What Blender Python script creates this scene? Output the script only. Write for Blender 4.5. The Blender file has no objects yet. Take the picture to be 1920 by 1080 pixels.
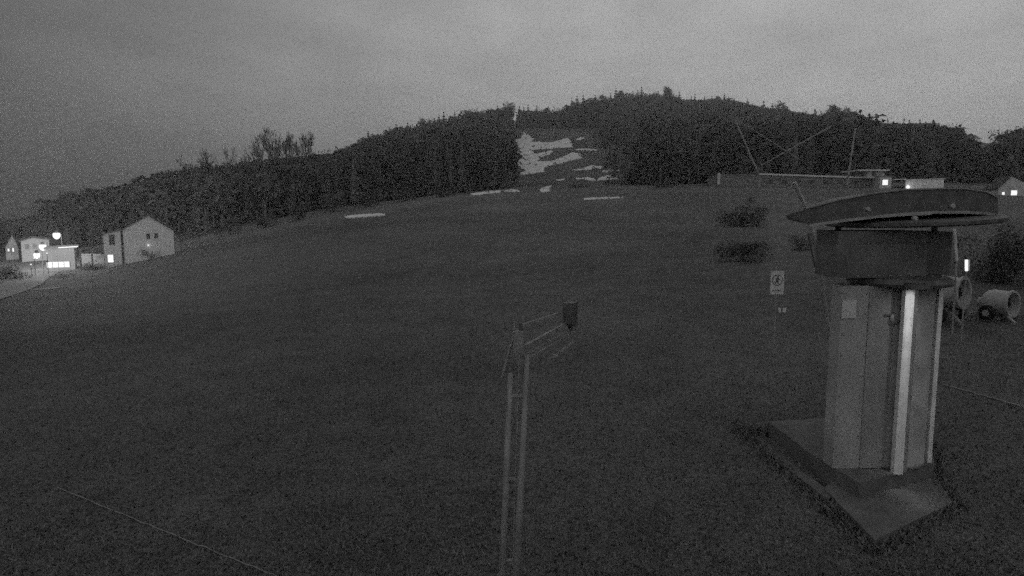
import bpy, math, random
import numpy as np
from mathutils import Vector, Matrix
from mathutils import noise as mnoise
from mathutils.geometry import delaunay_2d_cdt
R = math.radians
random.seed(7); rng = np.random.default_rng(7)
scn = bpy.context.scene
col = scn.collection

# ------------------------------------------------------------------ camera
F = 1250.0; PITCH = R(6.4); CAMH = 5.5          # focal length in pixels of a 1920 wide picture
cd = bpy.data.cameras.new('camera'); cam = bpy.data.objects.new('camera', cd); col.objects.link(cam)
cam.location = (0, 0, CAMH); cam.rotation_euler = (R(90) - PITCH, 0, 0)
cd.lens = 36 * F / 1920; cd.clip_start = 0.1; cd.clip_end = 9000
scn.camera = cam

def slope(v):                                     # z/y of the sight line through picture row v
    return math.tan(math.atan((540 - v) / F) - PITCH)
def xs(u, v=400):
    zn = (540 - v) / F
    return (u - 960) / F / (math.cos(PITCH) + zn * math.sin(PITCH))
def P(u, v, Y):
    return Vector((xs(u, v) * Y, Y, CAMH + slope(v) * Y))
def proj(x, y, z):
    d = z - CAMH
    dep = y * math.cos(PITCH) - d * math.sin(PITCH); up = y * math.sin(PITCH) + d * math.cos(PITCH)
    return 960 + F * x / dep, 540 - F * up / dep

# ------------------------------------------------------------------ view, world, sun
scn.view_settings.view_transform = 'Standard'; scn.view_settings.look = 'None'
scn.view_settings.exposure = 0.0; scn.view_settings.gamma = 1
scn.render.engine = 'CYCLES'
scn.cycles.use_denoising = False                  # dusk webcam: keep the grain of a short, dark exposure
scn.cycles.use_adaptive_sampling = True
scn.cycles.adaptive_threshold = 0.05; scn.cycles.adaptive_min_samples = 4
scn.cycles.max_bounces = 5; scn.cycles.diffuse_bounces = 2; scn.cycles.volume_bounces = 0
scn.cycles.sample_clamp_indirect = .6; scn.cycles.sample_clamp_direct = .9

w = bpy.data.worlds.new("World"); scn.world = w; w.use_nodes = True
nt = w.node_tree; nt.nodes.clear()
def N(t, **k):
    n = nt.nodes.new(t)
    for a, b in k.items(): setattr(n, a, b)
    return n
def L(a, b): nt.links.new(a, b)
def MA(op, a, b=None, c=None):
    n = N('ShaderNodeMath', operation=op)
    for i, q in enumerate((a, b, c)):
        if q is None: continue
        if hasattr(q, 'links'): L(q, n.inputs[i])
        else: n.inputs[i].default_value = q
    return n.outputs[0]
SUN_AZ, SUN_EL = R(26), R(4)
sky = N('ShaderNodeTexSky', sky_type='NISHITA', sun_disc=False, sun_elevation=SUN_EL, sun_rotation=SUN_AZ)
bw = N('ShaderNodeRGBToBW'); L(sky.outputs[0], bw.inputs[0])
tc = N('ShaderNodeTexCoord')
dt = N('ShaderNodeVectorMath', operation='DOT_PRODUCT'); L(tc.outputs['Generated'], dt.inputs[0])
dt.inputs[1].default_value = (math.sin(SUN_AZ), math.cos(SUN_AZ), 0.12)
sp = N('ShaderNodeSeparateXYZ'); L(tc.outputs['Generated'], sp.inputs[0])
zpos = MA('MAXIMUM', sp.outputs[2], 0.0)
mp = N('ShaderNodeMapping'); L(tc.outputs['Generated'], mp.inputs[0])
mp.inputs['Scale'].default_value = (1.6, 1.6, 4.2); mp.inputs['Location'].default_value = (0.3, 1.1, 0.2)
mp.inputs['Rotation'].default_value = (0, R(9), 0)
cl = N('ShaderNodeTexNoise'); L(mp.outputs[0], cl.inputs['Vector'])
cl.inputs['Scale'].default_value = 1.5; cl.inputs['Detail'].default_value = 6; cl.inputs['Roughness'].default_value = 0.5
cl2 = N('ShaderNodeTexNoise'); L(mp.outputs[0], cl2.inputs['Vector'])
cl2.inputs['Scale'].default_value = 5.0; cl2.inputs['Detail'].default_value = 5
glow = MA('MAXIMUM', MA('MULTIPLY_ADD', dt.outputs['Value'], 0.60, -0.175), 0.095)
base = MA('ADD', glow, MA('MULTIPLY', zpos, 0.16))
cf = MA('ADD', MA('MULTIPLY', cl.outputs[0], 0.5), MA('MULTIPLY', cl2.outputs[0], 0.46))
cf = MA('ADD', cf, 0.49)
base = MA('ADD', base, MA('MULTIPLY', MA('MAXIMUM', MA('MULTIPLY', sp.outputs[1], -1.0), 0.0), 0.28))
tot = MA('MULTIPLY', base, cf)
tot = MA('ADD', tot, MA('MULTIPLY', bw.outputs[0], 0.0012))
bg = N('ShaderNodeBackground'); L(tot, bg.inputs[0]); bg.inputs[1].default_value = 1.0
wo = N('ShaderNodeOutputWorld'); L(bg.outputs[0], wo.inputs[0])

sl = bpy.data.lights.new('sun', 'SUN'); sl.energy = 0.04; sl.angle = R(25)
so = bpy.data.objects.new('sun', sl); col.objects.link(so)
so.rotation_euler = (R(90) - SUN_EL - R(20), 0, -SUN_AZ + R(180) + R(180))

# ------------------------------------------------------------------ materials
def mat(name, c, rough=0.8, metal=0.0, var=0.25, scale=3.0, bump=0.0, bscale=20.0, emit=None, detail=4, coord='Object'):
    m = bpy.data.materials.new(name); m.use_nodes = True
    t = m.node_tree; b = t.nodes['Principled BSDF']
    b.inputs['Roughness'].default_value = rough; b.inputs['Metallic'].default_value = metal
    if rough > 0.7: b.inputs['Specular IOR Level'].default_value = 0.2
    co = t.nodes.new('ShaderNodeTexCoord')
    n = t.nodes.new('ShaderNodeTexNoise'); n.inputs['Scale'].default_value = scale; n.inputs['Detail'].default_value = detail
    t.links.new(co.outputs[coord], n.inputs['Vector'])
    r = t.nodes.new('ShaderNodeValToRGB'); e = r.color_ramp.elements
    e[0].position = 0.3; e[1].position = 0.7
    a, z = c * (1 - var), min(1, c * (1 + var))
    e[0].color = (a, a, a, 1); e[1].color = (z, z, z, 1)
    t.links.new(n.outputs[0], r.inputs[0]); t.links.new(r.outputs[0], b.inputs['Base Color'])
    if bump:
        n2 = t.nodes.new('ShaderNodeTexNoise'); n2.inputs['Scale'].default_value = bscale; n2.inputs['Detail'].default_value = 3
        t.links.new(co.outputs[coord], n2.inputs['Vector'])
        bp = t.nodes.new('ShaderNodeBump'); bp.inputs['Strength'].default_value = bump; bp.inputs['Distance'].default_value = 0.05
        t.links.new(n2.outputs[0], bp.inputs['Height']); t.links.new(bp.outputs[0], b.inputs['Normal'])
    if emit is not None:
        b.inputs['Emission Color'].default_value = (1, 1, 1, 1); b.inputs['Emission Strength'].default_value = emit
    return m
M = dict(
    white=mat('white_plaster', .85, .9, var=.08, scale=.6),
    cream=mat('grey_plaster', .55, .9, var=.12, scale=.5),
    dim=mat('weathered_boards', .2, .9, var=.3, scale=1.5),
    roof=mat('dark_roof_tiles', .07, .85, var=.3, scale=2),
    palemetal=mat('pale_metal_edge', .7, .5, var=.15, scale=4),
    glass=mat('dark_window_glass', .03, .15, var=.1),
    lit=mat('lit_window', .8, .5, emit=2.2, var=.0),
    glowing=mat('lamp_glass', .9, .4, emit=6, var=0),
    tubelight=mat('tube_light', .9, .4, emit=1.6, var=0),
    softlit=mat('lit_opening', .8, .5, emit=1.3, var=.2, scale=1.5),
    steel=mat('galvanised_steel', .34, .45, .5, var=.2, scale=6),
    galv=mat('painted_steel_pale', .22, .55, .0, var=.2, scale=3, bump=.1),
    dark=mat('dark_steel', .10, .6, .2, var=.3, scale=5),
    mid=mat('grey_painted_steel', .25, .6, .0, var=.25, scale=2.5, bump=.1),
    black=mat('black_rubber', .02, .8, var=.2),
    conc=mat('weathered_concrete', .14, .9, var=.22, scale=1.7, bump=.4, bscale=30, detail=8),
    darkband=mat('dark_band', .05, .7, .3, var=.4, scale=14),
    signw=mat('sign_white', .55, .6, var=.08), signd=mat('sign_print', .1, .6, var=.1),
    gun=mat('snow_gun_paint', .33, .5, var=.12, scale=3),
    lit_verge=mat('lit_verge', .2, .9, var=.3, scale=1.5, bump=.3), asphalt=mat('asphalt', .22, .9, var=.2, scale=.8, bump=.3),
    snow=mat('old_snow', .72, .9, var=.1, scale=.25, bump=.5, bscale=1.2),
    bark=mat('bark', .06, .95, var=.3, scale=6),
    needles=mat('spruce_needles', .10, .95, var=.12, scale=.25),
    needles2=mat('pine_needles', .10, .95, var=.12, scale=.3),
    leaves=mat('shrub_leaves', .085, .95, var=.4, scale=.6),
    twigs=mat('bare_twigs', .10, .95, var=.3, scale=1),
    door=mat('service_door_paint', .27, .7, var=.2, scale=1.5, bump=.15), housing=mat('housing_paint', .135, .8, var=.25, scale=2, bump=.2), rope=mat('rope', .26, .8, var=.2), panel=mat('column_panel', .33, .7, var=.2, scale=1.2, bump=.15),
)
# ------------------------------------------------------------------ mesh helpers
def tag(o, label=None, cat=None, group=None, kind=None):
    for k, v in (('label', label), ('category', cat), ('group', group), ('kind', kind)):
        if v: o[k] = v
    return o
def empty(name, loc=(0, 0, 0), label=None, cat=None, group=None):
    o = bpy.data.objects.new(name, None); col.objects.link(o); o.location = loc
    o.empty_display_size = .2
    return tag(o, label, cat, group)
def link(name, me, parent=None, m=None):
    if m is not None: me.materials.append(m)
    o = bpy.data.objects.new(name, me); col.objects.link(o)
    if parent is not None:
        o.parent = parent; o.matrix_parent_inverse = parent_inv(parent)
    return o
def parent_inv(p):
    mtx = Matrix.Translation(-p.location)
    q = p.parent
    return mtx if q is None else mtx
class MB:
    def __init__(s): s.v = []; s.f = []
    def add(s, vs, fs):
        n = len(s.v); s.v += [tuple(a) for a in vs]; s.f += [tuple(i + n for i in f) for f in fs]; return s
    def box(s, c, size, rz=0, bev=0):
        c = Vector(c); hx, hy, hz = (q / 2 for q in size)
        rot = Matrix.Rotation(rz, 3, 'Z')
        vs = [c + rot @ Vector((x * hx, y * hy, z * hz)) for z in (-1, 1) for x, y in ((-1, -1), (1, -1), (1, 1), (-1, 1))]
        return s.add(vs, [(3, 2, 1, 0), (4, 5, 6, 7), (0, 1, 5, 4), (1, 2, 6, 5), (2, 3, 7, 6), (3, 0, 4, 7)])
    def bar(s, a, b, w, h=None):                 # rectangular bar between two points
        a = Vector(a); b = Vector(b); h = h or w; d = (b - a).normalized()
        x = d.cross(Vector((0, 0, 1)));  x = x.normalized() if x.length > 1e-3 else Vector((1, 0, 0))
        y = x.cross(d).normalized(); vs = []
        for p in (a, b):
            for i, j in ((-1, -1), (1, -1), (1, 1), (-1, 1)): vs.append(p + x * i * w / 2 + y * j * h / 2)
        return s.add(vs, [(3, 2, 1, 0), (4, 5, 6, 7), (0, 1, 5, 4), (1, 2, 6, 5), (2, 3, 7, 6), (3, 0, 4, 7)])
    def lathe(s, a, d, prof, n=24, caps=True):   # prof: (distance along d, radius)
        a = Vector(a); d = Vector(d).normalized()
        x = d.orthogonal().normalized(); y = d.cross(x); vs = []; fs = []
        for t, r in prof:
            for k in range(n):
                q = 2 * math.pi * k / n; vs.append(a + d * t + x * r * math.cos(q) + y * r * math.sin(q))
        for i in range(len(prof) - 1):
            for k in range(n):
                k2 = (k + 1) % n; fs.append((i * n + k, i * n + k2, (i + 1) * n + k2, (i + 1) * n + k))
        if caps: fs.append(tuple(range(n))[::-1]); fs.append(tuple((len(prof) - 1) * n + k for k in range(n)))
        return s.add(vs, fs)
    def tube(s, a, b, r0, r1=None, n=10):
        a = Vector(a); b = Vector(b); r1 = r0 if r1 is None else r1
        return s.lathe(a, b - a, [(0, r0), ((b - a).length, r1)], n)
    def path(s, pts, r, n=6):
        for a, b in zip(pts[:-1], pts[1:]): s.tube(a, b, r, r, n)
        return s
    def prism_y(s, poly, y0, y1):                # poly of (x,z), extruded in depth
        n = len(poly); vs = [(x, y0, z) for x, z in poly] + [(x, y1, z) for x, z in poly]
        fs = [tuple(range(n)), tuple(range(n, 2 * n))[::-1]] + [(i, i + n, (i + 1) % n + n, (i + 1) % n) for i in range(n)]
        return s.add(vs, fs)
    def prism_z(s, poly, dz):                    # poly of 3-D points, extruded downwards by dz
        n = len(poly); vs = [tuple(p) for p in poly] + [(p[0], p[1], p[2] - dz) for p in poly]
        fs = [tuple(range(n)), tuple(range(n, 2 * n))[::-1]] + [(i, i + n, (i + 1) % n + n, (i + 1) % n) for i in range(n)]
        return s.add(vs, fs)
    def build(s, name, m, parent=None, smooth=False):
        me = bpy.data.meshes.new(name); me.from_pydata(s.v, [], s.f)
        import bmesh
        bm = bmesh.new(); bm.from_mesh(me); bmesh.ops.recalc_face_normals(bm, faces=bm.faces); bm.to_mesh(me); bm.free()
        if smooth: me.shade_smooth()
        return link(name, me, parent, m)
def np_mesh(name, V, T):
    me = bpy.data.meshes.new(name); me.vertices.add(len(V)); me.vertices.foreach_set('co', np.asarray(V, 'f').ravel())
    k = T.shape[1]; me.loops.add(T.size); me.loops.foreach_set('vertex_index', T.astype('i').ravel())
    me.polygons.add(len(T)); me.polygons.foreach_set('loop_start', np.arange(0, T.size, k, dtype='i'))
    me.polygons.foreach_set('loop_total', np.full(len(T), k, 'i')); me.update(); return me

# ------------------------------------------------------------------ terrain
US = [-500, 0, 150, 330, 600, 880, 960, 1100, 1200, 1340, 1600, 1800, 1920, 2400]
ROWS = {
 20: [748, 745, 742, 738, 724, 714, 712, 712, 713, 714, 716, 712, 706, 700],
 40: [604, 598, 588, 572, 548, 530, 526, 520, 515, 508, 492, 482, 478, 475],
 80: [540, 534, 525, 492, 442, 415, 410, 408, 406, 405, 408, 412, 415, 415],
 130: [505, 500, 498, 468, 408, 368, 363, 362, 362, 356, 360, 361, 361, 361],
 200: [480, 465, 442, 418, 388, 358, 352, 348, 346, 338, 332, 336, 340, 345],
 300: [455, 440, 420, 392, 352, 318, 308, 306, 302, 300, 300, 312, 322, 330],
 450: [450, 440, 405, 352, 322, 258, 238, 238, 236, 236, 252, 278, 298, 320],
 600: [450, 448, 420, 372, 335, 268, 246, 240, 214, 216, 240, 268, 285, 310]}
YS = [3, 10] + sorted(ROWS) + [900, 2500, 8000]
ZT = [[0.0] * len(US), [-0.15, -0.15, -.1, -.1, 0, 0, 0, 0, .02, .05, .1, .12, .15, .2]]
for Y in sorted(ROWS): ZT.append([CAMH + slope(v) * Y for v in ROWS[Y]])
ZT.append([z * .6 for z in ZT[-1]]); ZT.append([-10] * len(US)); ZT.append([-10] * len(US))
ZT = np.array(ZT); LY = np.log(np.array(YS, float)); USA = np.array(US, float)
# resample columns smoothly
UF = np.arange(-500, 2401, 20.0)
ZF = np.array([np.interp(UF, USA, r) for r in ZT])
ker = np.hanning(9); ker /= ker.sum()
ZF = np.array([np.convolve(np.pad(r, 4, 'edge'), ker, 'valid') for r in ZF])
def terr(x, y):
    x = np.asarray(x, float); y = np.asarray(y, float)
    yy = np.maximum(y, 12.0); u = np.clip(960 + F * x / yy, -500, 2399)
    ly = np.log(np.clip(y, 3, 7999)); i = np.clip(np.searchsorted(LY, ly) - 1, 0, len(LY) - 2)
    t = (ly - LY[i]) / (LY[i + 1] - LY[i])
    fu = (u + 500) / 20; j = np.clip(fu.astype(int), 0, len(UF) - 2); s = fu - j
    def g(k): k = np.clip(k, 0, len(LY) - 1); return ZF[k, j] * (1 - s) + ZF[k, j + 1] * s
    p0, p1, p2, p3 = g(i - 1), g(i), g(i + 1), g(i + 2)
    l0, l1, l2, l3 = LY[np.clip(i - 1, 0, 99 if len(LY) > 99 else len(LY) - 1)], LY[i], LY[i + 1], LY[np.clip(i + 2, 0, len(LY) - 1)]
    d1 = (p2 - p1) / (l2 - l1)
    dm = np.where(i > 0, (p1 - p0) / np.maximum(l1 - l0, 1e-6), d1); dp = np.where(i < len(LY) - 2, (p3 - p2) / np.maximum(l3 - l2, 1e-6), d1)
    m1 = np.where(dm * d1 > 0, 2 * dm * d1 / (dm + d1 + 1e-12 * np.sign(d1 + 1e-20)), 0); m2 = np.where(dp * d1 > 0, 2 * dp * d1 / (dp + d1 + 1e-12 * np.sign(d1 + 1e-20)), 0)
    h = l2 - l1
    z = (2*t**3-3*t**2+1)*p1 + (t**3-2*t**2+t)*h*m1 + (-2*t**3+3*t**2)*p2 + (t**3-t**2)*h*m2
    amp = np.clip((np.hypot(x, y) - 12) / 60, 0, 1)
    z = z + amp * (0.10 * np.sin(x * .31 + .4 * y * .2) * np.cos(y * .23 + 1) + 0.22 * np.sin(x * .083 + 2) * np.sin(y * .061 + x * .02))
    return z
def tz(x, y): return float(terr(x, y))
def ground(u, v, y0=6, y1=900):                   # where the sight line through a pixel meets the ground
    k = slope(v); X = xs(u, v); ys = np.exp(np.linspace(math.log(y0), math.log(y1), 900))
    d = CAMH + k * ys - terr(X * ys, ys); ix = np.where(d <= 0)[0]
    y = ys[ix[0]] if len(ix) else ys[np.argmin(d)]
    return Vector((X * y, y, tz(X * y, y)))

EDGE_U = [-500, 0, 200, 330, 480, 600, 700, 880, 966, 1180, 1340, 1500, 1600, 1920, 2400]
EDGE_Y = [175, 170, 165, 160, 165, 178, 185, 195, 205, 190, 178, 180, 180, 175, 175]
def is_forest(x, y):
    u = 960 + F * x / np.maximum(y, 12)
    ye = np.interp(u, EDGE_U, EDGE_Y)
    right = np.interp(y, [180, 250, 330, 420, 450], [1215, 1205, 1170, 1120, 1060])
    clear = (u > 966) & (u < right) & (y < 432)
    clear |= (np.abs(u - 963) < 9) & (y > 60)
    return (y > ye) & ~clear
gx = np.concatenate([-np.geomspace(4000, 45, 70), np.linspace(-44, 44, 120), np.geomspace(45, 4000, 70)])
gx = np.unique(np.concatenate([gx, np.arange(-400, 401, 5.0)]))
gy = np.unique(np.concatenate([-np.geomspace(800, 3, 14), np.arange(-2, 60, .6), np.arange(60, 620, 4.0), np.geomspace(620, 7900, 30)]))
GX, GY = np.meshgrid(gx, gy); GZ = terr(GX, GY)
V = np.stack([GX, GY, GZ], -1).reshape(-1, 3); nx = len(gx); ny = len(gy)
ii, jj = np.meshgrid(np.arange(ny - 1), np.arange(nx - 1), indexing='ij'); a = (ii * nx + jj).ravel()
T = np.stack([a, a + 1, a + nx + 1, a + nx], -1)
me = np_mesh('ground', V, T); me.polygons.foreach_set('use_smooth', np.ones(len(T), bool))
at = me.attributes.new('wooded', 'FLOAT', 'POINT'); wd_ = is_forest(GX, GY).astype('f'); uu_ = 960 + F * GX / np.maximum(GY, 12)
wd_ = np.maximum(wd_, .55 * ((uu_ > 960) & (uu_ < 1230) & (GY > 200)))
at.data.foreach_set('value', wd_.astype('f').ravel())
gm = bpy.data.materials.new('meadow'); gm.use_nodes = True; nt = gm.node_tree; b = nt.nodes['Principled BSDF']
b.inputs['Roughness'].default_value = .95; b.inputs['Specular IOR Level'].default_value = .1
co = N('ShaderNodeTexCoord')
def noise(sc, det, rough=.55):
    n = N('ShaderNodeTexNoise'); n.inputs['Scale'].default_value = sc; n.inputs['Detail'].default_value = det; n.inputs['Roughness'].default_value = rough
    L(co.outputs['Object'], n.inputs['Vector']); return n.outputs[0]
big = noise(.05, 6, .6); med = noise(.7, 7, .7); fine = noise(11, 5, .8); fin2 = noise(38, 3, .8)
def cen(o, k): return MA('MULTIPLY', MA('SUBTRACT', o, .5), k)
va = MA('ADD', MA('ADD', cen(big, .22), cen(med, .16)), MA('ADD', cen(fine, .42), cen(fin2, .42)))
va = MA('MAXIMUM', MA('ADD', va, .130), .012)
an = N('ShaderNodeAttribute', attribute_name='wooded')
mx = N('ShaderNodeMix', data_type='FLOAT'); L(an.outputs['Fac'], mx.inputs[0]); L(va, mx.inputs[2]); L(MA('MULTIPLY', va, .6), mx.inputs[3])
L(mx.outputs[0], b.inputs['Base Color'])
bp = N('ShaderNodeBump'); bp.inputs['Strength'].default_value = .7; bp.inputs['Distance'].default_value = .12
L(MA('ADD', med, fine), bp.inputs['Height']); L(bp.outputs[0], b.inputs['Normal'])
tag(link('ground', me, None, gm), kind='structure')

# road past the village
def drape_strip(pts, width, lift):
    mb = MB(); prev = None
    P2 = []
    for p, q in zip(pts[:-1], pts[1:]):
        n = max(2, int((q - p).length / 3))
        P2 += [p.lerp(q, k / n) for k in range(n)]
    P2.append(pts[-1]); vs = []
    for i, p in enumerate(P2):
        d = (P2[min(i + 1, len(P2) - 1)] - P2[max(i - 1, 0)]); d.z = 0; d.normalize(); nrm = Vector((-d.y, d.x, 0))
        for k in np.linspace(-.5, .5, 5):
            c = p + nrm * width * k; vs.append((c.x, c.y, tz(c.x, c.y) + lift))
    fs = [(i*5+j, i*5+j+1, i*5+j+6, i*5+j+5) for i in range(len(P2) - 1) for j in range(4)]
    return mb.add(vs, fs)
rp = [ground(*q) for q in ((175, 494), (125, 499), (88, 507), (55, 520), (20, 538), (-40, 558), (-120, 575))]
tag(drape_strip(rp, 6, .08).build('road', M['asphalt'], None), kind='structure')

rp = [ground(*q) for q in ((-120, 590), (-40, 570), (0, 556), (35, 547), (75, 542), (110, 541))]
tag(drape_strip(rp, 2.0, .05).build('path', M['lit_verge'], None), kind='structure')  # pale strip painted in for the pool of light by the road
# ------------------------------------------------------------------ vegetation
def shards(pts, nrm, size, spread=.8):
    n = len(pts); V = np.zeros((n, 3, 3))
    for k in range(3):
        V[:, k] = pts + rng.normal(size=(n, 3)) * size[:, None] * spread
    return V.reshape(-1, 3), np.arange(n * 3).reshape(-1, 3)
def cone_core(r, h, z0, n=7):
    a = np.linspace(0, 2 * np.pi, n, endpoint=False)
    V = np.vstack([np.stack([r * np.cos(a), r * np.sin(a), np.full(n, z0)], -1), [[0, 0, h]]])
    return V, np.array([(i, (i + 1) % n, n) for i in range(n)])
def join(*vt):
    Vs, Ts, o = [], [], 0
    for V, T in vt: Vs.append(V); Ts.append(T + o); o += len(V)
    return np.vstack(Vs), np.vstack(Ts)
def spruce(n=240, width=.2, layers=11, sharp=1.0):
    tt = []; pp = []
    for i in range(n):
        t = (rng.random() ** 1.15); lay = (math.floor(t * layers) + rng.random() * .35) / layers
        z = .06 + .94 * min(lay + .03, .995); r = width * (1 - z) ** sharp * (0.6 + .65 * rng.random()) * (1.1 if z < .75 else 1.25); r = max(r, .006)
        q = rng.random() * 2 * math.pi; pp.append((r * math.cos(q), r * math.sin(q), z - .25 * r)); tt.append(.012 + .05 * (1 - z))
    pp = np.array(pp); S = shards(pp, None, np.array(tt), .75)
    return join(cone_core(width * .42, 1.0, .07), S)
def roundtree(n=260, rx=.25, lobes=7, z0=.16):
    pp = []
    ls = [(rng.normal(0, rx * .45, 2), z0 + .1 + rng.random() * (.9 - z0 - .1), .11 + .1 * rng.random()) for _ in range(lobes)]
    ls.append((np.zeros(2), .62, .22))
    for i in range(n):
        c, z, r = ls[rng.integers(len(ls))]; d = rng.normal(size=3); d /= np.linalg.norm(d); rr = r * (0.6 + .45 * rng.random())
        pp.append((c[0] + d[0] * rr, c[1] + d[1] * rr, min(.985, z + d[2] * rr)))
    pp = np.array(pp); S = shards(pp, None, np.full(n, .038 if n < 500 else .024) * (0.6 + rng.random(n)), .8)
    Vc, Tc = cone_core(rx * .1, .93, z0 - .12); return join((Vc, Tc), S)
def baretree(levels=6):
    V = []; T = []
    def seg(a, d, l, r, lev):
        b = a + d * l; s = np.cross(d, [0.3, .9, .2]); s /= np.linalg.norm(s) + 1e-9; q = np.cross(d, s)
        o = len(V); r1 = r * .7
        for p, rr in ((a, r), (b, r1)):
            for k in range(3): an_ = k * 2.094; V.append(p + (s * math.cos(an_) + q * math.sin(an_)) * rr)
        for k in range(3): k2 = (k + 1) % 3; T.append((o + k, o + k2, o + 3 + k2)); T.append((o + k, o + 3 + k2, o + 3 + k))
        if lev == 0: return
        for _ in range(3 if lev < 5 else 2 + (rng.random() > .4)):
            nd = d + rng.normal(0, .42, 3); nd[2] += .12; nd /= np.linalg.norm(nd)
            seg(b if rng.random() > .35 else a + d * l * (0.5 + .4 * rng.random()), nd, l * (0.62 + .2 * rng.random()), r1, lev - 1)
    seg(np.zeros(3), np.array([0, 0, 1.0]), .28, .017, levels)
    V = np.array(V); V[:, 2] /= V[:, 2].max(); return V, np.array(T)
def trunk_arr(r=.018, h=.4):
    return MB().lathe((0, 0, -.08), (0, 0, 1), [(0, r), (h, r * .7)], 6)
SP = [spruce(430, .17 + .03 * (k % 3), 9 + k, .95 + .1 * (k % 2)) for k in range(6)]
RD = [roundtree(800, .2 + .04 * (k % 2), 6 + k) for k in range(4)]
SPf = [spruce(230, .19, 8), spruce(230, .16, 10), spruce(220, .22, 9)]; RDf = [roundtree(240, .22, 6), roundtree(240, .26, 8)]
sp_me = [np_mesh('spruce_crown', V, T) for V, T in SP]; rd_me = [np_mesh('pine_crown', V, T) for V, T in RD]
for m_ in sp_me: m_.materials.append(M['needles'])
for m_ in rd_me: m_.materials.append(M['needles2'])
tk = trunk_arr(); tk_me = bpy.data.meshes.new('trunk'); tk_me.from_pydata(tk.v, [], tk.f); tk_me.materials.append(M['bark'])

SKU = [-300,0,40,60,98,103,140,200,260,300,360,420,480,520,580,630,650,680,710,740,800,860,905,945,956,961,963,966,970,1040,1050,1060,1080,1110,1150,1210,1235,1250,1270,1300,1360,1400,1440,1500,1540,1552,1600,1630,1650,1700,1740,1790,1815,1830,1845,1860,1880,1920,2300]
SKV = [418,411,408,403,394,370,356,349,340,322,313,310,302,293,289,284,275,258,248,238,225,215,204,200,196,212,222,212,205,206,204,199,188,180,175,172,175,169,182,185,181,192,200,208,216,206,207,223,228,229,228,241,258,288,270,286,250,238,250]
def sky_v(u): return float(np.interp(u, SKU, SKV))
UMIN, UMAX = -260, 2180

def add_tree(x, y, h, kind, label, group, cat='tree'):
    z = tz(x, y)
    nm = {'spruce': 'spruce_tree', 'pine': 'pine_tree'}[kind]
    root = empty(nm, (x, y, z - .1), label, cat, group); root.scale = (h * random.uniform(.9, 1.15),) * 2 + (h,)
    root.rotation_euler.z = random.uniform(0, 6.28)
    c = bpy.data.objects.new('crown', random.choice(sp_me if kind == 'spruce' else rd_me)); col.objects.link(c); c.parent = root
    t = bpy.data.objects.new('trunk', tk_me); col.objects.link(t); t.parent = root
    return root
def zone(u):
    for lim, s in ((100, 'above the lamp lit village at the far left'), (330, 'on the ridge above the white gabled house'),
                   (590, 'on the low ridge between house and bare trees'), (800, 'on the rising ridge left of the ski run'),
                   (950, 'on the high ridge nearest the notch in the wood'), (970, 'beside the notch at the top of the ski run'), (1060, 'closing off the top of the snowy ski run'),
                   (1290, 'on the summit right of the ski run'), (1540, 'on the ridge falling right of the summit'),
                   (1640, 'on the hump above the flat roofed buildings'), (1815, 'on the last hump above the white hall'),
                   (9999, 'in the group beyond the dip at the right edge')):
        if u < lim: return s
# ridge trees: the individuals that make the skyline
placed = []
u = -60.0
GRP1 = 'conifers along the skyline'
while u < 1980:
    if not (954 < u < 973):
        best = None
        for Y in (180, 220, 260, 300, 350, 400, 440, 480, 540, 600):
            x = xs(u, 250) * Y
            if not is_forest(np.array(x), np.array(float(Y))): continue
            gu, gv = proj(x, Y, tz(x, Y))
            hn = (gv - sky_v(u)) * Y / F
            sc_ = abs(hn - 17)
            if hn > 5 and (best is None or sc_ < best[0]): best = (sc_, x, Y, hn)
        if best:
            _, x, Y, hn = best
            jit = random.choice([.5, 0, -1.2, 2.0, 1.0, -2.2, 3.0 if u > 640 else 0]) * Y / 450
            if u < 640: kind = 'pine' if random.random() < .65 else 'spruce'
            else: kind = 'spruce' if random.random() < .85 else 'pine'
            kk = 'spiky dark spruce' if kind == 'spruce' else 'rounded dark pine'
            add_tree(x, Y + random.uniform(-4, 4), max(4, hn + jit), kind, kk + ' ' + zone(u), GRP1 + ' ' + zone(u))
    u += random.uniform(7.5, 13)
    if 950 < u < 958: u = 953.5
# forest edge trees: the nearest individuals
GRP2 = 'trees along the lower edge of the wood'
for k in range(110):
    u = random.uniform(-40, 1960)
    if 955 < u < 1190: continue
    Y = np.interp(u, EDGE_U, EDGE_Y) + random.uniform(2, 14); x = xs(u, 350) * Y
    gu, gv = proj(x, Y, tz(x, Y)); hmax = (gv - sky_v(u) - 4) * Y / F
    h = min(hmax, random.uniform(8, 15) if u < 700 else random.uniform(11, 19))
    if h < 4: continue
    kind = 'pine' if random.random() < (.7 if u < 700 else .3) else 'spruce'
    w_ = ('left of the white house' if u < 200 else 'behind the white house' if u < 340 else 'left of the first snow strip' if u < 640 else 'left of the ski run' if u < 960 else 'between ski run and long low shed' if u < 1345 else 'behind the flat roofed buildings' if u < 1800 else 'above the lamp lit house at the right edge')
    add_tree(x, Y, h, kind, ('dark spruce' if kind == 'spruce' else 'round crowned tree') + ' at the wood foot ' + w_, GRP2 + ' ' + w_)
GRP3 = 'young conifers growing into the ski run'
for k in range(46):
    v = random.uniform(238, 342); t = (v - 238) / 104; u = random.uniform(1085 + 60 * t, 1150 + 60 * t) if k < 34 else random.uniform(975, 1080)
    if k >= 34: v = random.uniform(222, 246)
    g = ground(u, v, 190, 470)
    add_tree(g.x, g.y, random.uniform(3.5, 8) if k < 34 else random.uniform(3, 5), 'spruce', 'small young spruce on the ' + ('upper right' if t < .5 else 'lower right') + ' margin of the ski run' if k < 34 else 'small young spruce at the top of the ski run', GRP3 + (' at its top' if k >= 34 else ' from the ' + ('upper' if t < .5 else 'lower') + ' right'))
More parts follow.
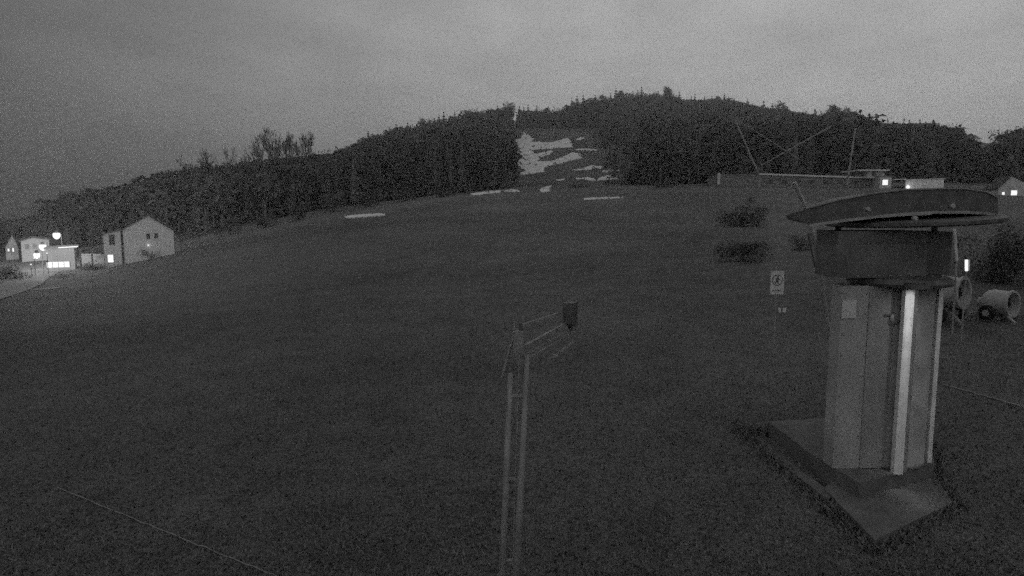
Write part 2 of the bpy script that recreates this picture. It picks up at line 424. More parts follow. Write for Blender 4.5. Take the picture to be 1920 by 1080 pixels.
# the rest of the wood
FV = []; FT = []; off = 0
cnt = 0
for Y0 in list(np.arange(158, 215, 3.4)) + list(np.arange(216, 640, 6.2)):
    xr = 1.05 * Y0
    for X0 in np.arange(-xr, xr, 4.2 if Y0 < 215 else 6.2):
        x = X0 + rng.uniform(-2.8, 2.8); y = Y0 + rng.uniform(-2.8, 2.8)
        if not is_forest(np.array(x), np.array(y)): continue
        z = tz(x, y); pu, pv = proj(x, y, z)
        if pu < -250 or pu > 2200: continue
        hmax = (pv - sky_v(pu) - 3) * y / F
        if hmax < 4.5: continue
        h = min(hmax, rng.uniform(9, 15) if pu < 640 else rng.uniform(12, 20))
        pine = rng.random() < (.7 if pu < 640 else .3)
        Vb, Tb = (RDf if pine else SPf)[rng.integers(2 if pine else 3)]
        q = rng.random() * 6.28; cq, sq = math.cos(q), math.sin(q); wd = h * rng.uniform(.9, 1.25)
        Vn = np.stack([(Vb[:, 0] * cq - Vb[:, 1] * sq) * wd + x, (Vb[:, 0] * sq + Vb[:, 1] * cq) * wd + y, Vb[:, 2] * h + z - .1], -1)
        FV.append(Vn); FT.append(Tb + off); off += len(Vn); cnt += 1
me = np_mesh('forest', np.vstack(FV), np.vstack(FT))
tag(link('forest', me, None, M['needles']), 'dark wooded hillside behind the meadow, conifers merging into one mass', 'forest', kind='stuff')
print('forest trees', cnt)
# bare trees on the left ridge
for i, (u, vt, Y, s_) in enumerate(((518, 240, 300, 1), (536, 247, 310, 1), (555, 246, 305, 1), (573, 248, 300, 1), (496, 258, 320, .8), (470, 268, 330, .6), (430, 274, 335, .6), (392, 278, 330, .5), (350, 288, 330, .45))):
    x = xs(u, 260) * Y; z = tz(x, Y); gu, gv = proj(x, Y, z); h = (gv - vt) * Y / F
    V_, T_ = baretree(6 if s_ > .7 else 5); V_ = V_ * [h * .75, h * .75, h]
    root = empty('bare_tree', (x, Y, z - .2), ['tallest bare tree of the clump on the left ridge', 'bare tree with open crown second in the ridge clump', 'bare tree with spreading crown third in the ridge clump', 'bare tree at the right end of the ridge clump', 'smaller bare tree at the left of the ridge clump', 'thin bare tree standing loose left of the ridge clump', 'faint thin bare tree mid way along the left ridge', 'faint thin bare tree above the low dark ridge', 'faintest bare tree farthest left of the ridge clump'][i], 'tree', 'bare trees on the left ridge')
    sel = V_[:, 2] < .0
    me = np_mesh('crown', V_, T_[14:]); c = bpy.data.objects.new('crown', me); me.materials.append(M['twigs']); col.objects.link(c); c.parent = root
    me = np_mesh('trunk', V_, T_[:14]); me.materials.append(M['twigs']); c = bpy.data.objects.new('trunk', me); col.objects.link(c); c.parent = root

def shrub(u, v, wpx, hpx, label, Y=None, dens=700, name='shrub', m='leaves', group=None, leaf=.05):
    g = ground(u, v) if Y is None else Vector((xs(u, v) * Y, Y, tz(xs(u, v) * Y, Y)))
    sc = g.y / F; rx = wpx * sc / 2; hz = hpx * sc
    dens = int(dens * 3); leaf = leaf * .5; pp = []
    ls = [(rng.uniform(-.65, .65), rng.uniform(-.5, .5), rng.uniform(.1, .6), rng.uniform(.28, .45)) for _ in range(14)]
    for _ in range(dens):
        a_, b_, c_, r_ = ls[rng.integers(14)]; d = rng.normal(size=3); d /= np.linalg.norm(d); r_ *= rng.uniform(.5, 1)
        pp.append(((a_ + d[0] * r_) * rx, (b_ + d[1] * r_) * rx * .8, max(.02, (c_ + d[2] * r_ * .8)) * hz))
    s_ = np.full(dens, leaf * (rx + hz) * .9)
    V_, T_ = shards(np.array(pp), None, s_, .6)
    root = empty(name, g, label, 'shrub', group)
    me = np_mesh('foliage', V_, T_); me.materials.append(M[m]); c = bpy.data.objects.new('foliage', me); col.objects.link(c); c.parent = root
    st = MB()
    for _ in range(6): st.tube((0, 0, -.1), (rng.uniform(-.5, .5) * rx, rng.uniform(-.4, .4) * rx, hz * .6), .02 * hz, .008 * hz, 5)
    me = bpy.data.meshes.new('stem'); me.from_pydata(st.v, [], st.f); me.materials.append(M['bark']); c = bpy.data.objects.new('stems', me); col.objects.link(c); c.parent = root
    return root
shrub(1392, 424, 118, 46, 'wide dark bush on the meadow left of the leaning pole')
shrub(1408, 382, 22, 18, 'small dark round bush above the wide one on the meadow', dens=250)
shrub(1396, 490, 130, 52, 'low dark thicket on the meadow above the pictogram sign')
shrub(1500, 470, 60, 40, 'low dark scrub at the foot of the leaning pole', dens=400)
shrub(1872, 545, 150, 118, 'large dark bush behind the snow guns at the right edge', Y=33, dens=2600, leaf=.03)
shrub(1960, 560, 90, 90, 'dark bush cut by the right edge of the view', Y=31, dens=1200, leaf=.035)
shrub(285, 492, 44, 26, 'dark bush against the base of the white gabled house', Y=104, dens=400)
shrub(175, 488, 60, 24, 'dark hedge between lit garage and white house', Y=106, dens=500)
shrub(25, 520, 90, 34, 'dark hedge in front of the village at the left edge', Y=92, dens=700)
shrub(118, 522, 60, 14, 'low dark verge bush on the bank below the lit garage', Y=88, dens=300)
for i, (u, v, w_, h_) in enumerate(((360, 448, 50, 24), (430, 440, 56, 30), (497, 428, 60, 36), (560, 412, 66, 44), (625, 398, 60, 46), (690, 388, 66, 36), (760, 378, 60, 26), (830, 370, 60, 20), (930, 350, 50, 12), (1080, 352, 46, 8), (1150, 346, 60, 12), (1250, 352, 80, 16))):
    names = ['right of the white house', 'second right of the white house', 'below the bare trees', 'left of the lower snow strip', 'just above the lower snow strip', 'over the right end of the lower snow strip', 'between the two snow strips', 'left of the upper snow strip', 'at the left foot of the ski run', 'in the middle of the ski run foot', 'at the right foot of the ski run', 'at the wood edge right of the ski run']
    shrub(u, v, w_, h_, 'dark scrub ' + names[i] + ' at the meadow top', dens=450, group='scrub along the top of the meadow')

# ------------------------------------------------------------------ snow
def snow_patch(poly, label, lift=.12):
    pts = []
    n = len(poly)
    for i in range(n):
        a_ = Vector(poly[i]); b_ = Vector(poly[(i + 1) % n]); k = max(1, int((b_ - a_).length / 2.5))
        for q in range(k):
            p = a_.lerp(b_, q / k); pts.append(Vector((p.x + rng.uniform(-1.6, 1.6), p.y + rng.uniform(-.7, .7))))
    nb = len(pts); mnx = min(p.x for p in pts); mxx = max(p.x for p in pts); mny = min(p.y for p in pts); mxy = max(p.y for p in pts)
    for yy in np.arange(mny, mxy, 2.0):
        for xx in np.arange(mnx, mxx, 3.0): pts.append(Vector((xx + rng.uniform(-.5, .5), yy)))
    r = delaunay_2d_cdt(pts, [], [list(range(nb))], 2, 1e-4)
    V_ = [];
    for p in r[0]:
        g = ground(p.x, p.y); V_.append((g.x, g.y, g.z + lift))
    fs = []
    for f in r[2]:
        c = sum((r[0][k_] for k_ in f), Vector((0, 0))) / len(f)
        hole = mnoise.noise(Vector((c.x * .11, c.y * .3, 0))) + .5 * mnoise.noise(Vector((c.x * .35, c.y * .7, 4)))
        if hole < .42 + rng.uniform(-.1, .1): fs.append(f)
    nn = len(V_); mb = MB(); mb.add(V_, fs)
    # skirt gives the patch its thickness
    from collections import Counter
    ec = Counter();
    for f in fs:
        for i in range(len(f)): ec[tuple(sorted((f[i], f[(i + 1) % len(f)])))] += 1
    low = [(x, y, z - lift - .1) for x, y, z in V_]; mb.v += low
    for (a_, b_), c in ec.items():
        if c == 1: mb.f.append((a_, b_, b_ + nn, a_ + nn))
    o = mb.build('snow_patch', M['snow']); tag(o, label, 'snow', 'snow patches left on the ski run'); return o
def zp(pts): return [(860 + x / 4, 160 + y / 4) for x, y in pts]
snow_patch(zp([(480,352),(520,370),(560,405),(545,430),(700,430),(790,405),(820,400),(850,440),(862,470),(780,470),(640,480),(545,490),(590,520),(640,500),(710,495),(680,520),(610,545),(590,575),(700,570),(760,548),(860,505),(910,515),(925,545),(870,560),(760,590),(700,600),(640,622),(645,650),(540,665),(470,675),(455,665),(500,640),(440,600),(440,540),(425,420),(440,400),(470,405)]), 'largest snow field, branching, at the left side of the ski run')
snow_patch(zp([(870,480),(960,478),(1050,484),(1050,492),(960,492),(880,490)]), 'thin snow streak trailing right from the large snow field')
snow_patch(zp([(880,405),(935,392),(940,405),(900,415)]), 'tiny snow fleck above the right tip of the large field')
snow_patch(zp([(850,636),(930,625),(990,602),(1075,612),(1070,622),(980,634),(900,641)]), 'slim snow streak in the middle right of the ski run')
snow_patch(zp([(1075,645),(1150,636),(1225,634),(1220,645),(1100,655)]), 'thin snow streak above the low right hand patch')
snow_patch(zp([(1040,705),(1080,685),(1160,670),(1195,680),(1190,705),(1100,712),(1045,718)]), 'bright oblong snow patch low on the right of the run')
snow_patch(zp([(875,700),(960,692),(1010,700),(1030,718),(980,716),(940,706),(880,708)]), 'low snow patch joined left of the oblong one')
snow_patch(zp([(728,710),(790,702),(792,712),(735,718)]), 'small snow fleck at the centre foot of the run')
snow_patch(zp([(615,780),(650,765),(695,755),(672,775),(680,795),(640,805),(615,803)]), 'small angular snow patch below the run')
snow_patch(zp([(90,818),(180,800),(300,790),(320,797),(300,808),(180,822),(95,828)]), 'long snow strip at the meadow crest left of the run')
snow_patch(zp([(345,792),(400,782),(455,790),(455,800),(400,802),(350,800)]), 'shorter snow strip right after the long crest strip')
snow_patch(zp([(940,852),(1080,843),(1230,842),(1230,849),(1080,855),(945,862)]), 'very thin snow strip on the meadow below the run')
snow_patch([(646, 406), (690, 402), (722, 401), (722, 405), (690, 407), (650, 410)], 'lone snow strip on the meadow left of the run')

# ------------------------------------------------------------------ buildings
def window(root, u0, v0, u1, v1, Y, lit=False):
    a_ = P(u0, v1, Y); b_ = P(u1, v0, Y); c = (a_ + b_) / 2; W = b_.x - a_.x; H = b_.z - a_.z
    fr = MB()
    t = .08
    fr.box((c.x, Y - .02, b_.z + t / 2), (W + 2 * t, .12, t)); fr.box((c.x, Y - .02, a_.z - t / 2), (W + 2 * t, .16, t))
    fr.box((a_.x - t / 2, Y - .02, c.z), (t, .12, H)); fr.box((b_.x + t / 2, Y - .02, c.z), (t, .12, H))
    if not lit: fr.box((c.x, Y - .02, c.z), (t * .7, .09, H))
    w_ = fr.build('window', M['cream'] if lit else M['dim'], root)
    MB().box((c.x, Y + .0, c.z), (W, .05, H)).build('pane', M['lit'] if lit else M['glass'], w_)
def house(name, label, cat, Y, depth, wall, roofpts, base_v, wm, rm=None, oh=.5, thick=.25, group=None):
    """wall: left u, right u. roofpts: list of (u,v) from left eave over the ridge to right eave"""
    pts = [P(u, v, Y) for u, v in roofpts]; bl = P(roofpts[0][0], base_v, Y); zb = min(bl.z, tz(bl.x, Y)) - 1.0
    root = empty(name, (sum(p.x for p in pts) / len(pts), Y, zb + 1.0), label, cat, group)
    MB().prism_y([(pts[0].x, zb)] + [(p.x, p.z) for p in pts] + [(pts[-1].x, zb)], Y, Y + depth).build('wall', M[wm], root)
    rb = MB()
    for i, (a_, b_) in enumerate(zip(pts[:-1], pts[1:])):
        d = (b_ - a_); d.normalize()
        n_ = Vector((-d.z, 0, d.x))
        if n_.z < 0: n_ = -n_
        e0 = a_ - d * oh if i == 0 else a_; e1 = b_ + d * oh if i == len(pts) - 2 else b_
        up = Vector((0, 0, thick)); e0 = e0 + up * .02; e1 = e1 + up * .02
        rb.prism_y([(e0.x, e0.z), (e1.x, e1.z), (e1.x, e1.z + thick), (e0.x, e0.z + thick)], Y - oh * .6, Y + depth + oh * .6)
    ro = rb.build('roof', M[rm or 'roof'], root)
    return root, ro, pts
def face(root, Y, k=1.0):
    ph = math.atan2(root.location.x, Y); root.rotation_euler.z = -ph * k; root.scale.x = math.cos(ph * k)
# white gabled house
h1, ro, pts = house('gabled_house', 'white gabled house with one lit ground floor window above the road', 'house', 110, 10, None, [(231, 430), (236, 427), (277, 404), (325, 433)], 492, 'white', oh=.35, thick=.18)
ax = P(200, 438, 110.6); bx_ = P(230.3, 430.5, 110.6); zb = P(200, 500, 110).z - 1
an_w = MB().prism_y([(ax.x, zb), (ax.x, ax.z), (bx_.x, bx_.z), (bx_.x, zb)], 110.3, 118).build('annex_wall', M['white'], h1)
MB().prism_y([(ax.x - .5, ax.z - .1), (bx_.x, bx_.z + .02), (bx_.x, bx_.z + .2), (ax.x - .5, ax.z + .08)], 110.0, 118.3).build('annex_roof', M['roof'], h1)
p0 = P(231, 430, 110); MB().tube((p0.x - .02, 109.95, p0.z - .2), (p0.x - .02, 109.95, zb + .6), .04).build('downpipe', M['mid'], h1)
window(h1, 210, 440, 217, 457, 110.3)
window(h1, 275.5, 439, 280, 447, 110); window(h1, 290, 438, 294.5, 446, 110)
window(h1, 207, 476, 216, 490, 110.3, True)
c = P(277.5, 460, 109.9); MB().lathe(c - Vector((0, .1, .1)), (0, 0, 1), [(0, .05), (.05, .13), (.18, .13), (.22, .03)], 10).build('wall_lamp', M['lit'], h1)
face(h1, 110, .92)
# carport left of it
ca = empty('carport', P(165, 490, 112), 'low dark carport attached left of the white house', 'carport')
a_ = P(146, 468, 112); b_ = P(199.0, 462, 112)
MB().prism_y([(a_.x, a_.z), (b_.x, b_.z), (b_.x, b_.z + .25), (a_.x, a_.z + .25)], 111, 117).build('roof', M['roof'], ca)
for uu in (150, 172, 196): q = P(uu, 470, 111.3); MB().box((q.x, 111.3, (q.z + tz(q.x, 111.3)) / 2), (.2, .2, q.z - tz(q.x, 111.3) + .6)).build('post', M['dim'], ca)
q0 = P(150, 500, 116); q1 = P(196, 470, 116); MB().box(((q0.x + q1.x) / 2, 116.3, (q0.z + q1.z) / 2 - .3), (q1.x - q0.x, .2, q1.z - q0.z - .5)).build('back_wall', M['dim'], ca)
# village
h2, _, _ = house('gabled_house', 'narrow steep gabled house at the far left with two small lit windows', 'house', 150, 9, None, [(10, 462), (23, 442), (34, 462)], 478, 'white', oh=.3, thick=.2)
window(h2, 14.5, 466, 17.5, 471, 150, True); window(h2, 23.5, 465, 26, 472, 150, True)
face(h2, 150)
h3, _, _ = house('village_house', 'broad pale house behind the street lamps', 'house', 142, 9, None, [(39, 452), (60, 446), (92, 450)], 486, 'white', oh=.4, thick=.25)
window(h3, 48, 458, 54, 466, 142); window(h3, 62, 457, 68, 465, 142)
face(h3, 142)
g_, _, _ = house('garage', 'flat roofed garage with glowing eaves strip and brightly lit opening', 'garage', 118, 7, None, [(90, 467), (138, 465.5)], 502, 'cream', rm='dim', oh=.6, thick=.3)
a_ = P(103, 464.5, 117); b_ = P(139, 463.2, 117)
MB().bar((a_.x, 116.9, a_.z + .02), (b_.x, 116.9, b_.z + .02), .1, .16).build('eaves_light', M['tubelight'], g_)
a_ = P(89, 501, 118); b_ = P(130, 491, 118)
gd = MB().box(((a_.x + b_.x) / 2, 117.98, (a_.z + b_.z) / 2), (b_.x - a_.x, .06, b_.z - a_.z)).build('lit_opening', M['softlit'], g_)
mb = MB()
for k in range(5): mb.box((a_.x + (b_.x - a_.x) * k / 4, 117.9, (a_.z + b_.z) / 2), (.08, .08, b_.z - a_.z))
mb.build('opening_frame', M['dim'], g_)
face(g_, 118, .9)
def street_lamp(u, v, Y, label, power, r=.3):
    t = P(u, v, Y); zg = tz(t.x, Y); root = empty('street_lamp', (t.x, Y, zg), label, 'street lamp', 'street lamps by the village road')
    MB().tube((t.x + .9, Y, zg - .3), (t.x + .9, Y, t.z + .75), .09, .05).build('pole', M['steel'], root)
    MB().path([Vector((t.x + .9, Y, t.z + .73)), Vector((t.x + .5, Y, t.z + .9)), Vector((t.x, Y, t.z + .82))], .04).build('arm', M['steel'], root)
    hd = MB().lathe((t.x, Y, t.z + .8), (0, 0, -1), [(0, .06), (.08, .26), (.5, .3)], 16).build('lamp_head', M['dark'], root)
    MB().lathe((t.x, Y, t.z + .2), (0, 0, -1), [(-r * .2 + .0, r * .8), (.2 * r, r), (.8 * r, r * .95), (1.3 * r, r * .7), (1.6 * r, r * .2)], 16).build('lamp_glass', M['glowing'], hd)
    ld = bpy.data.lights.new('street_lamp_light', 'POINT'); ld.energy = power; ld.shadow_soft_size = .4
    lo = bpy.data.objects.new('street_lamp_light', ld); col.objects.link(lo); lo.location = (t.x, Y - .3, t.z - 1.0); lo.parent = root; lo.matrix_parent_inverse = parent_inv(root)
street_lamp(106, 440, 126, 'tall street lamp, the highest bright light of the village', 13000, .65)
street_lamp(80, 462, 122, 'lower street lamp in front of the broad pale house', 9000, .6)
street_lamp(69, 478, 112, 'lowest street lamp just above the road bend', 7000, .5)
for i, (u, v) in enumerate(((64, 485), (58, 497), (88, 476))):
    g = P(u, v, 108); zg = tz(g.x, 108)
    root = empty('bollard_light', (g.x, 108, zg), ['small path light beside the lowest street lamp', 'small path light low on the hedge bank by the road', 'small path light at the left corner of the garage'][i], 'path light', 'small lights by the village road')
    MB().tube((g.x, 108, zg - .2), (g.x, 108, g.z), .05).build('post', M['dark'], root)
    MB().lathe((g.x, 108, g.z), (0, 0, 1), [(0, .1), (.15, .1), (.2, .04)], 10).build('lamp_glass', M['tubelight'], root)
# right hand buildings
sh, _, sp_ = house('long_shed', 'long low dark shed with pale roof edge below the wood', 'shed', 150, 8, None, [(1346, 325), (1424, 326), (1640, 334)], 352, 'dim', oh=.3, thick=.22)
a_ = P(1422, 327, 149.5); b_ = P(1638, 334.4, 149.5); MB().bar((a_.x, 149.6, a_.z + .1), (b_.x, 149.6, b_.z + .1), .1, .34).build('eaves_board', M['palemetal'], sh)
a_ = P(1346, 324, 149.9); b_ = P(1349, 346, 149.9); MB().box(((a_.x + b_.x) / 2, 149.8, (a_.z + b_.z) / 2), (.6, .2, a_.z - b_.z)).build('corner_board', M['cream'], sh)
for k in range(7): window(sh, 1440 + k * 26, 338, 1449 + k * 26, 343, 150)
st, _, _ = house('stepped_building', 'small stepped flat roofed building with one bright window', 'building', 147, 7, None, [(1650, 331), (1672, 332)], 354, 'cream', rm='dim', oh=.2, thick=.2)
a_ = P(1628, 334, 148); b_ = P(1662, 320, 148); MB().box(((a_.x + b_.x) / 2, 151, (a_.z + b_.z) / 2), (b_.x - a_.x, 5, b_.z - a_.z)).build('upper_storey', M['cream'], st)
a_ = P(1608, 319, 147.5); b_ = P(1668, 320, 147.5); MB().box(((a_.x + b_.x) / 2, 151, a_.z), (b_.x - a_.x, 7, .28)).build('upper_roof', M['palemetal'], st)
window(st, 1636, 323, 1642, 329, 148.4); window(st, 1654, 337, 1665, 347, 147, True)
ha, _, _ = house('white_hall', 'pale flat roofed hall with a lamp at its lower left corner', 'building', 145, 9, None, [(1700, 337), (1768, 336)], 358, 'white', rm='palemetal', oh=.3, thick=.15)
a_ = P(1676, 335, 145.5); b_ = P(1699, 335.5, 145.5); MB().box(((a_.x + b_.x) / 2, 148, a_.z), (b_.x - a_.x, 4, .18)).build('porch_roof', M['palemetal'], ha)
q = P(1678, 352, 144); MB().box((q.x, 146.2, (q.z + a_.z) / 2 - .5), (.2, .2, a_.z - q.z + .8)).build('porch_post', M['cream'], ha)

face(ha, 145, .8)
c = P(1707, 350.5, 144.3); MB().lathe(c - Vector((0, 0, .25)), (0, 0, 1), [(0, .15), (.1, .42), (.45, .42), (.6, .12), (.75, .1)], 12).build('wall_lamp', M['glowing'], ha)
h4, _, _ = house('gabled_house', 'grey gabled house with bright lamps cut by the right edge', 'house', 120, 9, None, [(1876, 352), (1898, 330), (1944, 355)], 385, 'cream', oh=.3, thick=.2)
window(h4, 1896, 357, 1907, 366, 120, True); window(h4, 1881, 360, 1886, 365, 120, True); face(h4, 120, .6)

# tall frame behind the shed and leaning pole
fr = empty('steel_frame_mast', P(1490, 330, 140), 'tall faint steel frame of leaning legs and struts before the wood', 'mast')
for a_, b_, r_, nm in (((1376, 220), (1424, 330), .16, 'leg'), ((1604, 240), (1590, 334), .16, 'leg'), ((1428, 310), (1560, 236), .11, 'strut'), ((1376, 220), (1500, 300), .08, 'strut')):
    MB().tube(P(*a_, 140), P(*b_, 140), r_ * 1.1, r_ * 1.3).build(nm, M['mid'], fr)
for u_, v_ in ((1424, 330), (1590, 334)):
    q = P(u_, v_, 140); MB().tube(q, (q.x, q.y, tz(q.x, q.y) - .3), .28).build('leg', M['mid'], fr)
lp = empty('leaning_pole', P(1536, 500, 17), 'pale steel pole leaning left, passing behind the lift canopy', 'pole')
pp_ = [P(1489, 342, 17), P(1511, 390, 17), P(1524, 437, 17), P(1538, 500, 17)]; g = P(1556, 640, 17); pp_.append(g)
MB().path(pp_, .055, 8).build('tube', M['steel'], lp)
MB().tube(P(1524, 437, 16.9) - Vector((.12, 0, 0)), P(1538, 500, 16.9) - Vector((.14, 0, 0)), .02).build('cable', M['dark'], lp)

# ------------------------------------------------------------------ lift drive station
SY = 13.0
def X(u, Y=SY, v=600): return xs(u, v) * Y
def Z(v, Y=SY): return CAMH + slope(v) * Y
# plinth
def PZ(u, v, z):                                   # pixel on a horizontal plane of height z
    Y = (z - CAMH) / slope(v); return Vector((xs(u, v) * Y, Y, z))
sb = empty('concrete_base', PZ(1640, 940, .0), 'pale stepped concrete base under the lift station', 'concrete base')
low = [PZ(1640, 1012, .26), PZ(1786, 942, .26), PZ(1745, 880, .26), PZ(1600, 868, .26), PZ(1545, 915, .26)]
MB().prism_z(low, .6).build('lower_slab', M['conc'], sb)
up = [PZ(1612, 906, .55), PZ(1752, 868, .55), PZ(1742, 812, .55), PZ(1540, 784, .55), PZ(1440, 790, .55), PZ(1520, 850, .55)]
MB().prism_z(up, .8).build('upper_slab', M['conc'], sb)
kerb = [PZ(1553, 938, .22), PZ(1562, 926, .22), PZ(1432, 830, .22), PZ(1395, 806, .22), PZ(1388, 809, .22)]
MB().prism_z(kerb, .5).build('kerb', M['conc'], sb)
gr = [PZ(1562, 925, .15), PZ(1596, 905, .15), PZ(1434, 796, .15), PZ(1396, 804, .15), PZ(1434, 830, .15)]
MB().prism_z(gr, .4).build('dark_strip', M['darkband'], sb)  # flat dark strip between kerb and upper slab

stn = empty('lift_station', (X(1660), SY, .42), 'tall steel drive station of the drag lift with arched canopy', 'lift station')
zt = Z(531); zb = .55
# left box column
cx0, cx1 = X(1576, SY - .45), X(1627, SY - .45)
MB().box(((cx0 + cx1) / 2, SY - .25, (zt + zb) / 2), (cx1 - cx0, .4, zt - zb)).build('box_column', M['panel'], stn)
a_ = P(1578, 597, SY - .47); b_ = P(1606, 563, SY - .47)
nb = MB().box(((a_.x + b_.x) / 2, SY - .465, (a_.z + b_.z) / 2), (b_.x - a_.x, .02, b_.z - a_.z)).build('notice_board', M['signw'], stn)
MB().box(((cx1 + .003 + X(1684)) / 2, SY - .02, (zt + zb) / 2), (X(1684) - cx1 - .003, .9, zt - zb - .02)).build('service_door', M['door'], stn)
MB().bar((X(1632), SY - .49, Z(584)), (X(1660), SY - .49, Z(584)), .02, .03).build('door_handle', M['dark'], stn)
# round drum
dr = X(1682); rad = (X(1748) - X(1617)) / 2
MB().lathe((dr, SY + .12, zb), (0, 0, 1), [(0, rad), (.12, rad), (.12, rad * .985), (zt - zb, rad * .985)], 48).build('drum', M['mid'], stn, True)
# flanges in front of the drum
fy = SY - rad - .02
def Xf(u, v=650): return xs(u, v) * fy
MB().box(((Xf(1688) + Xf(1705)) / 2, fy, (zt + zb) / 2 - .02), (Xf(1705) - Xf(1688), .12, zt - zb - .04)).build('front_flange', M['palemetal'], stn)
MB().box(((Xf(1706) + Xf(1719)) / 2, fy + .1, (zt + zb) / 2 - .02), (Xf(1719) - Xf(1706), .1, zt - zb - .04)).build('side_flange', M['steel'], stn)
MB().box(((X(1748) + X(1756)) / 2, SY - .1, (zt + zb) / 2 - .02), (X(1756) - X(1748), .12, zt - zb - .04)).build('corner_flange', M['palemetal'], stn)
# latch plate and cable duct
MB().lathe((X(1650), SY - .5, Z(590)), (0, -1, 0), [(0, .1), (.03, .1), (.05, .07)], 20).build('lock', M['mid'], stn)
# cap plate
MB().lathe((X(1680), SY, zt), (0, 0, 1), [(0, rad * 1.32), (.05, rad * 1.36), (.14, rad * 1.3), (.2, rad * 1.0)], 48).build('cap_plate', M['dark'], stn, False)
# machine housing
a_ = P(1562, 516, SY); b_ = P(1790, 432, SY)
hs = MB().box(((X(1564, SY - .55) + X(1697)) / 2, SY - .1, (a_.z + b_.z) / 2), (X(1697) - X(1564, SY - .55), .9, b_.z - a_.z)).build('machine_housing', M['housing'], stn)
MB().box(((X(1699) + X(1762)) / 2, SY + .25, (a_.z + b_.z) / 2), (X(1762) - X(1699), .9, (b_.z - a_.z) * .95)).build('gearbox', M['housing'], stn)
mb = MB()
for k in range(5): mb.box((X(1590) + k * .22, SY - .56, b_.z - .2), (.14, .02, .04))
mb.build('vent_slots', M['dark'], hs)
# bull wheel under the canopy
wc = Vector((X(1712), SY + .3, Z(413)))
MB().lathe(wc, (-.05, -.02, 1), [(-.06, 1.5), (-.03, 1.58), (.03, 1.58), (.06, 1.5)], 64, True).build('bull_wheel', M['dark'], stn)
# canopy: arched band, curved in plan too
top = [(1496, 404), (1530, 390), (1580, 375), (1640, 363), (1700, 356), (1760, 354), (1820, 354), (1870, 359), (1912, 370)]
bot = [(1500, 412), (1532, 421), (1580, 413), (1640, 405), (1700, 399), (1760, 396), (1820, 396), (1870, 398), (1912, 403)]
def arch(top, bot, dep0, dep1, scale_back=.96):
    mb = MB(); n = len(top); rows = []; xcn = P(1705, 380, SY - .7).x
    for dy in (dep0, (dep0 + dep1) / 2, dep1):
        for q in (top, bot):
            row = []
            for i, (u_, v_) in enumerate(q):
                t = (i / (n - 1)) * 2 - 1; pz = P(u_, v_, SY - .7)
                row.append((xcn + (pz.x - xcn) * (1 if dy < .1 else .87 if dy < 1.2 else .74), pz.y + .55 * t * t * (1 if dy < .5 else -1) + dy, pz.z - (.02 if q is top else 0) * dy))
            rows.append(row)
    vs = sum(rows, []); fs = []
    def quad(r0, r1):
        for i in range(n - 1): fs.append((r0 * n + i, r0 * n + i + 1, r1 * n + i + 1, r1 * n + i))
    quad(0, 1); quad(5, 4); quad(0, 2); quad(2, 4); quad(1, 3); quad(3, 5)
    for i in (0, n - 1): fs.append((0 * n + i, 1 * n + i, 3 * n + i, 2 * n + i)); fs.append((2 * n + i, 3 * n + i, 5 * n + i, 4 * n + i))
    return mb.add(vs, fs)
arch(top, bot, 0, 1.9).build('canopy', M['dark'], stn)
rim_t = [(u_, v_ - .5) for u_, v_ in bot[1:]]; rim_b = [(u_, v_ + 4.5) for u_, v_ in bot[1:]]
mb = MB(); n = len(rim_t)
for i in range(n - 1):
    t0 = ((i + 1) / (len(bot) - 1)) * 2 - 1; t1 = ((i + 2) / (len(bot) - 1)) * 2 - 1
    pa = P(rim_t[i][0], (rim_t[i][1] + rim_b[i][1]) / 2, SY - .72) + Vector((0, .55 * t0 * t0, 0)); pb = P(rim_t[i + 1][0], (rim_t[i + 1][1] + rim_b[i + 1][1]) / 2, SY - .72) + Vector((0, .55 * t1 * t1, 0))
    mb.bar(pa, pb, .05, .05)
mb.build('canopy_rim', M['steel'], stn)
tt_ = [(u_, v_ - .8) for u_, v_ in top[1:]]
mb = MB()
for i in range(len(tt_) - 1):
    t0 = ((i + 1) / 8) * 2 - 1; t1 = ((i + 2) / 8) * 2 - 1
    mb.bar(P(*tt_[i], SY - .72) + Vector((0, .55 * t0 * t0, 0)), P(*tt_[i + 1], SY - .72) + Vector((0, .55 * t1 * t1, 0)), .03, .025)
mb.build('canopy_edge', M['mid'], stn)
mb = MB()
for u_, v_ in ((1625, 393), (1783, 387), (1713, 410)): q = P(u_, v_, SY - .85); mb.lathe(q, (0, -1, 0), [(0, .05), (.06, .05), (.08, .03)], 10)
mb.build('canopy_bolt', M['steel'], stn)
for uu in (1585, 1770):
    MB().tube((X(uu), SY + .5, Z(516)), (X(uu), SY + .5, Z(400)), .06).build('canopy_strut', M['dark'], stn)
# hood and spots added under the cap plate to make the flange's bright streak
MB().box(((Xf(1680) + Xf(1713)) / 2, fy - .16, zt + .05), (.34, .42, .10)).build('added_beam_hood', M['dark'], stn)
def beams(x, y, a, spec, k, narrow):
    for H, e in spec:
        ld = bpy.data.lights.new('added_strip_beam', 'SPOT'); ld.energy = e * k; ld.spot_size = 2 * R(H); ld.spot_blend = 1; ld.shadow_soft_size = .015
        lo = bpy.data.objects.new('added_strip_beam', ld); col.objects.link(lo); lo.location = (x, y - a, zt - .02)
        lo.rotation_euler = (R(2), 0, 0); lo.scale = (narrow, 1, 1); lo.parent = stn; lo.matrix_parent_inverse = parent_inv(stn)
beams((Xf(1688) + Xf(1705)) / 2, fy - .06, .30, ((9, .5), (14, .9), (20, .8), (30, .7), (42, .36), (89, .25)), 38, .3)
beams((X(1748) + X(1756)) / 2, SY - .16, .20, ((14, 1.0), (25, .5)), 4, .4)  # spots added to brighten the corner flange, no fixture here

